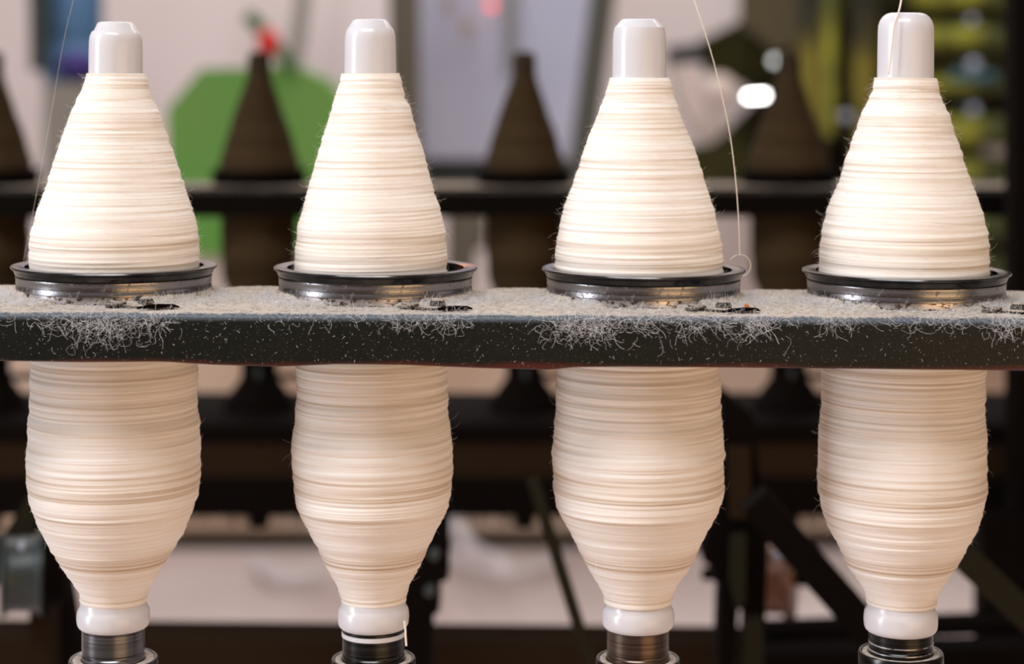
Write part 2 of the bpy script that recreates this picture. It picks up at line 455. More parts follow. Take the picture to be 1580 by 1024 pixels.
def vnoise(h, th, seed, sh, nth, oct_=1):
    """value noise, stretched round the axis; h and th arrays, periodic in th"""
    g = np.random.default_rng(seed)
    H = int(h.max() / sh) + 4
    tab = g.random((H + 4, nth))
    x = h / sh; xi = np.floor(x).astype(int); fx = x - xi; fx = fx * fx * (3 - 2 * fx)
    y = th / (2 * math.pi) * nth; yi = np.floor(y).astype(int); fy = y - yi; fy = fy * fy * (3 - 2 * fy)
    xi = np.clip(xi, 0, H + 2)
    a = tab[xi, yi % nth]; b = tab[xi, (yi + 1) % nth]
    c = tab[xi + 1, yi % nth]; d = tab[xi + 1, (yi + 1) % nth]
    return (a * (1 - fy) + b * fy) * (1 - fx) + (c * (1 - fy) + d * fy) * fx - 0.5

def wound_yarn(ys, rs, zbase, seed, step=1.15, seg=144, amp=1.0):
    """package surface: rows follow the outline, ridges wind round it in shallow helices"""
    y0, y1 = ys[0], ys[-1]
    n = int((y1 - y0) / step)
    yy = np.linspace(y0, y1, n)
    r = np.interp(yy, ys, rs)
    ker = np.array([1, 2, 3, 2, 1.]); ker /= ker.sum()
    rp = np.pad(r, 2, mode='edge'); r = np.convolve(rp, ker, 'valid')
    th = np.arange(seg) / seg * 2 * math.pi
    Y, T = np.meshgrid(yy - y0, th, indexing='ij')
    hel = Y + 3.0 * T / (2 * math.pi)
    dr = 1.6 * vnoise(hel + 60, T, seed, 4.4, 3) + 2.2 * vnoise(hel + 60, T, seed + 1, 10, 3) + \
         2.2 * vnoise(Y + 60, T, seed + 2, 24, 3) + 1.0 * vnoise(hel + 60, T, seed + 3, 2.4, 4)
    # occasional deep crossing windings
    tilt = Y + 9 * np.sin(T + seed)
    cr = vnoise(tilt + 60, T, seed + 5, 6.0, 4)
    dr -= 0.8 * np.clip(cr - 0.30, 0, 1) * 4
    R = r[:, None] + dr * amp
    X = R * np.cos(T); Yy = R * np.sin(T); Z = (zbase - (Y + y0))
    v = np.stack([X, Yy, Z], -1).reshape(-1, 3) * U
    mb = MB()
    idx = np.arange(n * seg).reshape(n, seg)
    a = idx[:-1]; b = idx[1:]
    f = np.stack([a, b, np.roll(b, -1, 1), np.roll(a, -1, 1)], -1).reshape(-1, 4)
    mb.v = [tuple(p) for p in v.tolist()]
    mb.f = [tuple(q) for q in f.tolist()]
    mb.f.append(tuple(idx[0].tolist())); mb.f.append(tuple(idx[-1].tolist()[::-1]))
    mb.n = n * seg
    return mb

def fuzz_mesh(ys, rs, zbase, seed, count, rad):
    g = random.Random(seed)
    mb = MB()
    for _ in range(count):
        y = g.uniform(ys[0] + 2, ys[-1] - 6)
        if g.random() < 0.55: y = ys[0] + (y - ys[0]) * 0.42
        r = float(np.interp(y, ys, rs))
        a = g.uniform(0, 2 * math.pi)
        L = g.choice([3, 4, 4, 5, 6, 6, 7, 8, 9, 11, 22]) * g.uniform(0.6, 1.2)
        lift = g.uniform(0.25, 1.0)
        dirn = g.choice([1, 1, 1, -1])
        droop = g.uniform(-0.5, 0.6)
        pts = []
        n = 6
        curl = g.uniform(-1, 1) * 0.6
        for i in range(n):
            t = i / (n - 1)
            rr = r - 1 + L * lift * (t ** 0.8) * 0.75
            aa = a + dirn * L * t * (1 + curl * t) / r
            zz = zbase - y - droop * L * t * t
            pts.append((rr * math.cos(aa) * U, rr * math.sin(aa) * U, zz * U))
        mb.tube(pts, [rad * U, rad * U, rad * U, rad * U * .9, rad * U * .8, rad * U * .5], 3, cap=False)
    return mb

for i, P in enumerate(PROF):
    ybase = P['col']                     # collar foot
    cx = AX[i][1]
    lab = ['leftmost large bobbin of cream wool yarn standing in a steel ring',
           'second large cream yarn bobbin from the left, standing left of the pale control cabinet',
           'third large cream yarn bobbin from the left, with a yarn running down to its ring',
           'rightmost large cream yarn bobbin, its rounded tube tip without a step'][i]
    e = empty('yarn_bobbin', at(cx, ybase + 8), lab, 'bobbin', 'spinning bobbins in the front row')
    tilt = math.atan2(AX[i][0] - AX[i][1], ybase - 34)
    e.rotation_euler = (0, tilt, 0)
    zb = ybase + 8
    ys = np.array([p[0] for p in P['yarn']], float); rs = np.array([(p[2] - p[1]) / 2 for p in P['yarn']])
    wound_yarn(ys, rs, zb, 11 * i + 3).build('yarn_package', M['yarn'], e, angle=None)
    fz = fuzz_mesh(ys, rs, zb, 31 + i, 5200, 0.115).build('yarn_fuzz', M['fuzz'], e, angle=None)
    tag(fz, kind='stuff')
    cap = [((p[2] - p[1]) / 2, p[0]) for p in P['cap']]
    pr = [(0.01 * U, (zb - cap[0][1]) * U)] + [(r * U, (zb - y) * U) for r, y in cap] + [(30 * U, (zb - 130) * U), (30 * U, (zb - 900) * U)]
    MB().lathe(pr, 72, cap=True).build('tube', M['plastic'], e, angle=40)
    R = P['r']; c = ybase
    yb = ys[-1]
    pr = [(R * 0.86, c - yb + 6), (R * 0.90, c - yb + 1), (R * 0.915, c - yb - 6), (R * 0.94, c - yb - 9), (R * 0.975, c - yb - 12), (R * 0.995, c - yb - 17), (R, c - yb - 24), (R, 12), (R * .985, 5), (R * .95, 1), (R * .90, -1.5), (R * 0.7, -1.5)]
    MB().lathe([(r * U, (z + (zb - c)) * U) for r, z in pr], 72, cap=True).build('collar', M['plastic'], e, angle=40)

# ------------------------------------------------------------------ spindles under the bobbins
SP = [(175, 48, 'spindle_steel', 'bright turned steel spindle under the leftmost bobbin'),
      (576.3, 48.3, 'spindle_black', 'black steel spindle with a pale ring under the second bobbin'),
      (984.2, 48, 'spindle_bronze', 'bronze brown spindle under the third bobbin'),
      (1390, 49, 'spindle_black', 'black spindle with bright turned lines under the rightmost bobbin')]
for i, (cx, r, mt, lab) in enumerate(SP):
    zc = PROF[i]['col']
    base = at(cx, 1090)
    e = empty('spindle', base, lab, 'spindle', 'spindles carrying the front bobbins')
    zt = 1090 - zc - 2
    fl_ = 1090 - (1004 if i == 3 else 1014 if i < 3 else 1010)
    pr = [(20, zt), (r - 1, zt), (r, zt - 1.5), (r, fl_ + 12), (r - 1.5, fl_ + 10), (r - 1.5, fl_ + 7), (r, fl_ + 5), (r, fl_ - 8), (20, fl_ - 8)]
    MB().lathe([(a * U, b * U) for a, b in pr], 72).build('wharve', M[mt], e, angle=30)
    if i == 1:
        MB().lathe([((r + a) * U, b * U) for a, b in [(-.5, zt - 5), (.8, zt - 6), (.8, zt - 12), (-.5, zt - 13)]], 72, cap=False).build('pale_band', M['plastic'], e)
    if i == 3:
        for dzz in (15, 26, 40):
            MB().lathe([((r + a) * U, b * U) for a, b in [(-.5, zt - dzz), (.5, zt - dzz - .6), (.5, zt - dzz - 1.8), (-.5, zt - dzz - 2.4)]], 72, cap=False).build('turned_line', M['ring_bright'], e)
    ro = 65 + (3 if i in (0,) else 0)
    pr = [(r + 1, fl_ - 5), (r + 3, fl_ - 3), (ro - 7, fl_ - 2), (ro - 4, fl_), (ro - 1.5, fl_), (ro, fl_ - 3), (ro, fl_ - 26), (ro - 10, fl_ - 40), (30, fl_ - 60), (30, 0), (20, 0)]
    MB().lathe([(a * U, b * U) for a, b in pr], 72).build('flange', M['spindle_black' if i else 'spindle_steel'], e, angle=30)
    MB().lathe([(a * U, b * U) for a, b in [(r + .5, fl_ - 3.5), (r + 2, fl_ - 1.2), (ro - 8, fl_ - .6), (ro - 6, fl_ - 1.5)]], 72, cap=False).build('dust_collar', M['lint'], e)

# loose yarn end hanging beside the second spindle
yend = MB().tube([at(624, 958, .985), at(625.5, 970, .985), at(626, 983, .985), at(627, 996, .985)], 1.7 * U, 8).build('yarn_end', M['fuzz'])
tag(yend, 'short white yarn end hanging from the collar beside the second spindle', 'yarn')

# ------------------------------------------------------------------ front ring rail
SL = 0.0062                                  # the rail drops slightly to the right
HZ = 340
RC = [(176.5, 0), (579.5, 0), (992.5, 0), (1397.5, 0)]     # ring centres
def deckz(x): return -HZ - SL * (x - 790)    # in units, below the eye
def bottom(x):
    # lower edge of the front face, dented and bulging between the rings
    pts = [(-400, 556), (0, 557), (120, 559), (250, 558), (330, 563), (430, 566), (520, 562), (620, 563), (740, 568), (850, 571), (880, 567), (960, 566), (1100, 567), (1300, 569), (1580, 572), (2000, 574)]
    return float(np.interp(x, [p[0] for p in pts], [p[1] for p in pts]))
x0, x1 = -1500, 3100
nx = 345
FY, BY = -207, 155
rail = MB()
rows = []
for i in range(nx):
    sx = x0 + (x1 - x0) * i / (nx - 1)       # at spindle plane
    z = deckz(sx)
    xa = 790 + (sx - 790) * (3140 + FY) / 3140     # where the face is seen
    zb = -(bottom(790 + (sx - 790) * 3140 / 2933) - 121) * 2933 / 3140
    q = 13
    sec = []
    # outer skin from bottom front, up and over, to bottom back, then the inner skin back
    sec += [(FY, zb + 2), (FY - 0.5, zb + 30), (FY, z - q)]
    for a in (22.5, 45, 67.5):
        t = math.radians(a); sec.append((FY + q - q * math.cos(t), z - q + q * math.sin(t)))
    sec += [(FY + q, z), (-100, z), (0, z), (80, z), (BY - 6, z), (BY - 2, z - 2), (BY, z - 6), (BY, z - 62)]
    T = 10
    sec += [(BY - T, z - 62), (BY - T, z - T), (0, z - T), (FY + T + 6, z - T), (FY + T, z - T - 6), (FY + T, zb + 4), (FY + T - 3, zb), (FY + 3, zb)]
    rows.append([((sx - 790) * U, y * U, EYE + zz * U) for y, zz in sec])
ns = len(rows[0])
vv = [p for r_ in rows for p in r_]
ff = []
for i in range(nx - 1):
    for j in range(ns):
        j2 = (j + 1) % ns
        ff.append((i * ns + j, i * ns + j2, (i + 1) * ns + j2, (i + 1) * ns + j))
ff.append(tuple(range(ns))); ff.append(tuple(range((nx - 1) * ns, nx * ns))[::-1])
rail.add(vv, ff)
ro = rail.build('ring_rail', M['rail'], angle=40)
cut = MB()
for cx, cy in RC:
    cut.lathe([(137 * U, -0.02), (137 * U, 0.02)], 64, c=((cx - 790) * U, 0, EYE + deckz(cx) * U))
co = cut.build('hole_cutter', M['rail'], smooth=False)
bo = ro.modifiers.new('holes', 'BOOLEAN'); bo.operation = 'DIFFERENCE'; bo.object = co; bo.solver = 'EXACT'
bpy.context.view_layer.update()
dg = bpy.context.evaluated_depsgraph_get()
nm = bpy.data.meshes.new_from_object(ro.evaluated_get(dg))
ro.modifiers.clear(); ro.data = nm
bpy.data.objects.remove(co)
# put the origin on the lower front edge so the worn band follows it
zo = EYE - (565 - 121) * 2933 / 3140 * U
nm.transform(Matrix.Translation((0, 0, -zo))); ro.location.z = zo
tag(ro, 'long black enamelled steel rail with lint on top holding the front rings', 'rail')

# ------------------------------------------------------------------ spinning rings
RLAB = ['blackened steel spinning ring around the leftmost cream bobbin', 'steel spinning ring with a heat-stained orange rim round the second bobbin',
        'steel spinning ring with a wire traveller round the third bobbin', 'greenish black steel spinning ring round the rightmost bobbin']
for i, (cx, cy) in enumerate(RC):
    sc_r = 1.0 if i != 3 else 1.015
    e = empty('spinning_ring', ((cx - 790) * U, 0, EYE + deckz(cx) * U), RLAB[i], 'ring', 'rings on the front rail')
    e.rotation_euler = (0, SL, 0)
    h = 49 if i != 3 else 48
    def LP(p, **k): return MB().lathe([(a * U * sc_r, b * U) for a, b in p], 128, **k)
    rim = LP([(136, h - 1), (138, h), (152, h + .6), (156, h + .2), (157, h - 1.5), (156.4, h - 3.5), (152.5, h - 6), (151, h - 10), (149.4, h - 13), (141, h - 15), (137, h - 8)], cap=False, closed=True)
    rimo = rim.build('rim', M['ring_dark'], e, angle=30)
    LP([(149, h - 15), (149.2, h - 17), (148.6, h - 19), (148.6, h - 26), (147.6, h - 27), (147.6, h - 28.5), (148.8, h - 31), (148.8, h - 35), (147, h - 36), (141.5, h - 36), (141.5, h - 15)], cap=False, closed=True).build('body', M['ring_steel'], e, angle=30)
    LP([(146, h - 36), (146, 0.0), (141.5, 0.0), (141.5, h - 36)], cap=False, closed=True).build('seat', M['ring_bright'], e, angle=30)
    if i == 1:
        # heat stain on the right of this rim: a material of its own
        m = M['ring_dark'].copy(); m.name = 'heat_stained_rim'
        nt = m.node_tree; N = nt.nodes; L = nt.links
        b = N['Principled BSDF']; src = b.inputs['Base Color'].links[0].from_socket
        tc = N.new('ShaderNodeTexCoord'); vd = N.new('ShaderNodeVectorMath'); vd.operation = 'DISTANCE'
        vd.inputs[1].default_value = (143 * U, 25 * U, h * U)
        L.new(tc.outputs['Object'], vd.inputs[0])
        nn = N.new('ShaderNodeTexNoise'); nn.inputs['Scale'].default_value = 600; L.new(tc.outputs['Object'], nn.inputs['Vector'])
        ma = N.new('ShaderNodeMath'); ma.operation = 'MULTIPLY_ADD'; ma.inputs[1].default_value = -0.008
        L.new(nn.outputs['Fac'], ma.inputs[0]); L.new(vd.outputs['Value'], ma.inputs[2])
        mr = N.new('ShaderNodeMapRange'); mr.inputs[1].default_value = 0.006; mr.inputs[2].default_value = 0.001
        L.new(ma.outputs[0], mr.inputs[0])
        mx = N.new('ShaderNodeMix'); mx.data_type = 'RGBA'; mx.inputs[7].default_value = (0.75, 0.22, 0.05, 1)
        L.new(mr.outputs[0], mx.inputs[0]); L.new(src, mx.inputs[6]); L.new(mx.outputs[2], b.inputs['Base Color'])
        rimo.data.materials[0] = m

# ring clamps with their bolts on the rail, front right of each ring
CL = [(68, 0), (93, 1), (100, 0), (128, 2)]
for i, (cx, cy) in enumerate(RC):
    dx, _ = CL[i]
    X0 = (cx - 790) + dx
    zd = deckz(cx + dx)
    e = empty('ring_clamp', (X0 * U, -158 * U, EYE + zd * U),
              ['dusty iron clamp with bolt at the foot of the leftmost ring', 'dark curled clamp plate and bolt beside the heat-stained ring',
               'lint-covered clamp beside the ring of the third bobbin', 'clamp half out of view beside the rightmost ring'][i], 'clamp', 'ring clamps on the front rail')
    e.rotation_euler = (0, SL, 0)
    # plate: an uneven tongue lying on the rail, its free end turned up
    g = random.Random(i)
    mb = MB()
    n = 14
    top, bot = [], []
    for j in range(n + 1):
        t = j / n
        x = -44 + 96 * t
        wd = 9 + 8 * math.sin(math.pi * min(1, t * 1.15)) + (4 if t > .6 else 0)
        up = 2 + 6 * max(0, (0.22 - t)) * 4 + 0.8 * math.sin(7 * t) + 3.0 * max(0, t - .7)
        yo = 6 - 18 * t
        top.append([(x, yo - wd, up + 3), (x, yo, up + 4.5), (x, yo + wd * .8, up + 3)])
        bot.append([(x, yo - wd, up - .6), (x, yo, up - .5), (x, yo + wd * .8, up - .6)])
    v = [tuple(c * U for c in p) for r_ in top + bot for p in r_]
    f = []
    def ix(s, j, k): return s * (n + 1) * 3 + j * 3 + k
    for j in range(n):
        for k in range(2):
            f.append((ix(0, j, k), ix(0, j + 1, k), ix(0, j + 1, k + 1), ix(0, j, k + 1)))
            f.append((ix(1, j, k), ix(1, j, k + 1), ix(1, j + 1, k + 1), ix(1, j + 1, k)))
        for k in (0, 2):
            f.append((ix(0, j, k), ix(1, j, k), ix(1, j + 1, k), ix(0, j + 1, k)))
    for j in (0, n):
        f.append((ix(0, j, 0), ix(0, j, 1), ix(0, j, 2), ix(1, j, 2), ix(1, j, 1), ix(1, j, 0)))
    mb.add(v, f).build('plate', M['clamp'], e, angle=30)
    MB().lathe([(a * U, b * U) for a, b in [(.1, 17), (5, 16.5), (9.5, 14), (12, 9), (12.3, 5), (12.3, 3)]], 18, c=(8 * U, 6 * U, 0)).build('bolt', M['clamp'], e, angle=30)
    MB().tube([((-34 + 13 * math.cos(t)) * U, (-6 + 11 * math.sin(t)) * U, (7 + 2 * math.cos(t)) * U) for t in [0.35 * q for q in range(19)]], 2.6 * U, 8, cap=False).build('eye', M['clamp'], e)
    MB().lathe([(.1 * U, 7 * U), (11 * U, 6.4 * U), (12 * U, 5 * U)], 18, c=(-34 * U, -6 * U, 0), cap=False).build('socket', M['black'], e)
    MB().tube([(x * U, y * U, z * U) for x, y, z in [(2, -34, 4), (16, -31, 6), (34, -27, 7), (52, -20, 6.5), (60, -14, 4)]], [1.5 * U, 2.8 * U, 3 * U, 2.4 * U, 1.2 * U], 8).build('lever', M['black'], e)

# ------------------------------------------------------------------ lint on the rail
def hash2(x, y, s):
    return vnoise2(x, y, s)
_t = {}
def vnoise2(x, y, s):
    if s not in _t: _t[s] = np.random.default_rng(s).random((256, 256))
    t = _t[s]
    xi = int(math.floor(x)); yi = int(math.floor(y)); fx = x - xi; fy = y - yi
    fx = fx * fx * (3 - 2 * fx); fy = fy * fy * (3 - 2 * fy)
    a = t[xi % 256, yi % 256]; b = t[(xi + 1) % 256, yi % 256]; c = t[xi % 256, (yi + 1) % 256]; d = t[(xi + 1) % 256, (yi + 1) % 256]
    return (a * (1 - fx) + b * fx) * (1 - fy) + (c * (1 - fx) + d * fx) * fy
lint = MB()
gx0, gx1, gst = -200, 1800, 4
gy0, gy1 = FY + 12, BY - 3
nxx = int((gx1 - gx0) / gst) + 1; nyy = int((gy1 - gy0) / gst) + 1
keep = {}
def lint_h(x, y):
    hgt = 0.8 + 1.6 * vnoise2(x / 30, y / 30, 1) + 1.2 * vnoise2(x / 9, y / 9, 2)
    for k, (cx, cy) in enumerate(RC):
        d = math.hypot(x - cx, y) - 146
        if -6 < d < 60:
            ang = math.degrees(math.atan2(y, x - cx))
            wgt = 1.0
            if -140 < ang < -60: wgt = 0.04 if -116 < ang < -74 else 0.45
            hgt += wgt * (13 * math.exp(-d / 13) + 3.5 * vnoise2(x / 14, y / 14, 3) * math.exp(-d / 32))
    ed = (y - gy0)
    if ed < 22: hgt *= max(0, ed / 22) ** 0.6
    hgt += 1.2 * (vnoise2(x / 3.7, y / 3.7, 5) - .5) * min(1, hgt / 3)
    return hgt - 0.55
vid = {}
vv, ff = [], []
for a in range(nxx):
    for b in range(nyy):
        x = gx0 + a * gst; y = gy0 + b * gst
        inside = any(math.hypot(x - cx, y) < 143 for cx, _ in RC)
        if inside: continue
        h_ = lint_h(x, y)
        vid[(a, b)] = len(vv)
        vv.append(((x - 790) * U, y * U, EYE + (deckz(x) + h_) * U))
for (a, b) in list(vid):
    q = [(a, b), (a + 1, b), (a + 1, b + 1), (a, b + 1)]
    if all(t in vid for t in q): ff.append(tuple(vid[t] for t in q))
lint.add(vv, ff)
lo = lint.build('lint_layer', M['lint'], angle=None)
tag(lo, 'pale brown layer of settled wool dust covering the top of the front rail', 'lint', kind='stuff')

def fibre(mb, g, p, d, L, curl, rad, n=7):
    """a limp fibre from p along d, wandering"""
    p = Vector(p); d = Vector(d).normalized()
    pts = [p.copy()]
    wv = Vector((g.gauss(0, 1), g.gauss(0, .6), g.gauss(0, 1)))
    for i in range(n - 1):
        wv = wv * 0.7 + Vector((g.gauss(0, 1), g.gauss(0, .5), g.gauss(0, 1))) * 0.5
        d = (d + wv * curl).normalized()
        p = p + d * (L / (n - 1))
        pts.append(p.copy())
    mb.tube([(q.x * U, q.y * U, q.z * U + EYE) for q in pts], rad * U, 3, cap=False)
    return pts

g = random.Random(5)
fib = MB()
# tufts on the deck round each ring, denser at the front
for k, (cx, cy) in enumerate(RC):
    for _ in range(1700):
        ang = math.radians(g.choice([g.uniform(-178, -2), g.uniform(-178, -120), g.uniform(-178, -120), g.uniform(-62, 2), g.uniform(-62, 2)]))
        rr = 148 + abs(g.gauss(0, 1)) * 26
        x = cx + rr * math.cos(ang) * 1.08; y = rr * math.sin(ang)
        if y < FY + 10 or y > BY - 5: continue
        z = deckz(x) + lint_h(x, y) - .3
        fibre(fib, g, (x - 790, y, z), (g.gauss(0, 1), g.gauss(0, .6), abs(g.gauss(0, .28)) + .05), g.uniform(5, 18), 0.42, g.uniform(.12, .26))
for _ in range(1500):
    x = g.uniform(-40, 1620); y = FY + 11 + abs(g.gauss(0, 34))
    if any(math.hypot(x - cx, y) < 150 for cx, _ in RC) or y > BY - 5: continue
    z = deckz(x) + lint_h(x, y) - .3
    fibre(fib, g, (x - 790, y, z), (g.gauss(0, 1), g.gauss(0, .5), abs(g.gauss(0, .15)) + .02), g.uniform(4, 13), 0.35, g.uniform(.10, .22))
fo = fib.build('lint_fibres', M['lint_fibre'], angle=None)
tag(fo, 'loose pale wool fibres tangled on the rail top round the ring feet', 'lint', kind='stuff')

# fibres caught on the front face, hanging in mats
hang = MB()
MATS = [(160, 75, 36, 620), (245, 30, 18, 120), (60, 50, 12, 90), (480, 60, 12, 110), (640, 60, 16, 170), (700, 26, 12, 90), (905, 62, 30, 560), (985, 50, 20, 170), (1110, 70, 26, 300), (1165, 26, 20, 90), (1290, 60, 12, 120), (1450, 60, 12, 130), (1550, 28, 26, 150), (1180, 20, 12, 60)]
def on_face(xs, ys_):
    """units for a spot on the front face seen at xs, ys"""
    f_ = 2933 / 3140
    return Vector(((xs - 790) * f_, FY - 1.2, -(ys_ - 121) * f_))
for cxm, sx_, dp, cnt in MATS:
    for _ in range(int(cnt * .62)):
        xs = cxm + g.gauss(0, sx_ * .55)
        ys_ = 484 + 0.0045 * xs + abs(g.gauss(0, 1)) * dp * .55
        p = on_face(xs, ys_)
        dpt = g.uniform(0, 3.5); p.y -= dpt
        if ys_ < 499: p.y += (499 - ys_) * .6
        d = (g.gauss(0, 1), g.gauss(0, .10), g.gauss(-.35, .7))
        fibre(hang, g, p, d, g.uniform(8, 36), 0.55, g.uniform(.09, .20), n=13)
for _ in range(380):
    xs = g.uniform(0, 1580); ys_ = 492 + g.random() ** 1.8 * 68
    p = on_face(xs, ys_)
    fibre(hang, g, p, (g.gauss(0, 1), 0, g.gauss(0, 1)), g.uniform(1.2, 5), 0.35, g.uniform(.10, .24), n=4)
ho = hang.build('hanging_lint', M['lint_fibre'], angle=None)
tag(ho, 'thin tangled white fibres clinging to the black front face of the rail', 'lint', kind='stuff')

# orange chip of seed husk on the rail
p = at(1151, 466, 1.0)
cm = MB().ball((0, 0, 0), 1, sx=5 * U, sy=2.5 * U, sz=3 * U, seg=7, rings=5)
xx = (1151 - 790) * .965
cho = cm.build('seed_husk', M['chip'], loc=(xx * U, -125 * U, EYE + (deckz(1151) + lint_h(xx + 790, -125) + 2) * U), smooth=False)
cho.rotation_euler = (0, 0.6, 0.3)
tag(cho, 'tiny orange brown husk chip on the lint right of the third ring', 'husk')

# ------------------------------------------------------------------ traveller and yarns
z3 = EYE + (deckz(RC[2][0]) + 49) * U
aa = math.radians(14)
e = empty('traveller', ((RC[2][0] - 790 + 157 * math.cos(aa)) * U, 157 * math.sin(aa) * U, z3),
          'small bent wire traveller clipped over the right rim of the third ring', 'traveller')
pts = []
for t in range(19):
    a = math.radians(150 - t * 15.5)
    pts.append((17 * math.cos(a) * U + 1 * U, 0, 17 * math.sin(a) * U * 1.0))
MB().tube(pts, 1.0 * U, 8).build('wire', M['wire'], e)

def spline(P, n=40):
    out = []
    P = [P[0]] + P + [P[-1]]
    m = len(P) - 3
    for i in range(m):
        for s in range(n // m + 1):
            t = s / (n // m + 1)
            a, b, c, d = P[i:i + 4]
            out.append(0.5 * ((2 * b) + (c - a) * t + (2 * a - 5 * b + 4 * c - d) * t * t + (3 * b - a - 3 * c + d) * t ** 3))
    out.append(P[-2])
    return out
th = spline([at(1052, -60, 1.01), at(1071, 0, 1.01), at(1086, 45, 1.01), at(1101, 95, 1.01), at(1113, 145, 1.01), at(1125, 200, 1.01), at(1132, 250, 1.01), at(1137, 300, 1.01), at(1140, 350, 1.01), at(1141.5, 396, 1.01)], 90)
mb = MB().tube(th, 0.85 * U, 8)
g = random.Random(9)
for _ in range(60):
    q = th[g.randrange(len(th))]
    fibre(mb, g, (q.x / U, q.y / U, (q.z - EYE) / U), (g.gauss(0, .6), g.gauss(0, .4), g.gauss(0, 1)), g.uniform(4, 10), .2, .14, n=4)
t3 = mb.build('yarn_thread', M['fuzz'], angle=None)
tag(t3, 'single wool yarn running down to the traveller right of the third bobbin', 'yarn', 'yarns feeding the front bobbins')
k4 = 1 - 43.6 / 3140
t4 = spline([at(1396, -60, 1 - 20 / 3140), at(1392, -10, 1 - 25 / 3140), at(1387, 17, 1 - 30 / 3140), at(1380, 36, 1 - 42 / 3140), at(1377, 60, k4), at(1371, 115, k4)], 40)
o4 = MB().tube(t4, 1.5 * U, 8).build('yarn_thread', M['fuzz'], angle=None)
tag(o4, 'white yarn coming from above onto the tip of the rightmost bobbin', 'yarn', 'yarns feeding the front bobbins')
t1 = spline([at(126, -60, 1.02), at(113, 0, 1.02), at(97, 70, 1.02), at(78, 180, 1.02), at(58, 290, 1.02), at(36, 402, 1.02)], 40)
o1 = MB().tube(t1, 0.16 * U, 6).build('yarn_thread', M['fuzz'], angle=None)
tag(o1, 'very faint thin yarn slanting down left of the leftmost bobbin', 'yarn', 'yarns feeding the front bobbins')

# ------------------------------------------------------------------ far side of the spinning frame
KB = 2.08
def V2(px, py, k=KB): return at(px, py, k)
def zB(py): return at(0, py, KB).z
UB = U * KB
brail = MB()
yb0 = D * (KB - 1)
xl, xr = at(-120, 0, KB).x, at(1700, 0, KB).x
def rbox(mb, px0, px1, py0, py1, k, dep, bev=0.0):
    """solid box whose front side is seen at px0..px1, py0..py1 at distance k, dep metres deep"""
    a = at(px0, py1, k); b = at(px1, py0, k)
    return mb.box(a.x, b.x, a.y, a.y + dep, a.z, b.z, bev)
zt = EYE - HZ * U; zbm = EYE - (HZ + 92) * U
yf = yb0 - 190 * U
brail.box(xl, xr, yf, yf + 10 * U, zbm, zt - 10 * U, 0.0008)
brail.box(xl, xr, yf + 10 * U, yb0 + 150 * U, zt - 12 * U, zt, 0.0008)
brail.box(xl, xr, yb0 + 140 * U, yb0 + 150 * U, zbm + 0.003, zt - 12 * U)
bo = brail.build('ring_rail', M['back_rail'])
tag(bo, 'black ring rail of the far side of the frame, carrying the brown bobbins', 'rail')

BX = [-13, 400, 809, 1217]
BL = ['brown bobbin at the left edge of the picture behind the leftmost cream bobbin',
      'brown bobbin in front of the green guard', 'brown bobbin in front of the blue grey control cabinet',
      'brown bobbin behind the gap left of the rightmost cream bobbin, below the bright lamp']
# outline in spindle-plane units below the eye
byarn = [(0, 41), (20, 46), (70, 64), (140, 88), (210, 110), (270, 127), (330, 128), (430, 122), (560, 122), (640, 116), (720, 86), (790, 54), (812, 50)]
def back_bobbin():
    e = empty('brown_bobbin', (0, 0, 0), BL[0], 'bobbin', 'brown bobbins on the far side')
    ys = np.array([p[0] for p in byarn], float); rs = np.array([p[1] for p in byarn], float)
    mb = wound_yarn(ys, rs, 850, 77, step=3.0, seg=64, amp=1.3)
    mb.build('yarn_package', M['brown_yarn'], e, angle=None)
    MB().lathe([(a * U, b * U) for a, b in [(.1, 934), (26, 934), (34, 926), (37, 912), (38, 845), (30, 840), (30, 40)]], 32).build('tube', M['brown_tube'], e, angle=40)
    MB().lathe([(a * U, b * U) for a, b in [(48, 42), (50, 34), (56, 26), (56, 3), (50, 0), (30, 0)]], 32).build('collar', M['brown_tube'], e, angle=40)
    return e
def back_spindle():
    e = empty('spindle', (0, 0, 0), 'x', 'spindle', 'spindles on the far side')
    # foot 0 at the spindle rail top
    MB().lathe([(a * U, b * U) for a, b in [(20, 235), (48, 235), (48, 190), (66, 186), (66, 170), (58, 160), (58, 100), (64, 92), (94, 50), (114, 18), (120, 8), (120, 0)]], 32).build('bolster', M['black'], e, angle=40)
    MB().ball((4 * U, -57 * U, 118 * U), 10 * U, sx=.9, sy=.5, sz=2.0).build('oil_cap', M['pulley_grey'], e)  # grey bead in place of the highlight on the spindle foot
    MB().tube([(50 * U, -10 * U, 105 * U), (190 * U, -20 * U, 103 * U)], 11 * U, 10).build('brake_lever', M['black'], e)
    return e
def back_ring():
    e = empty('spinning_ring', (0, 0, 0), 'x', 'ring', 'rings on the far rail')
    MB().lathe([(a * U, b * U) for a, b in [(136, 48), (138, 49), (152, 50), (157, 48), (151, 38), (149, 34), (141, 34)]], 64, cap=False, closed=True).build('rim', M['black'], e, angle=30)
    MB().lathe([(a * U, b * U) for a, b in [(149, 34), (149, 0), (141, 0), (141, 34)]], 64, cap=False, closed=True).build('body', M['black'], e, angle=30)
    return e
b0, s0, r0 = back_bobbin(), back_spindle(), back_ring()
SRZ = at(0, 645, KB - .06).z                  # top of the far spindle rail
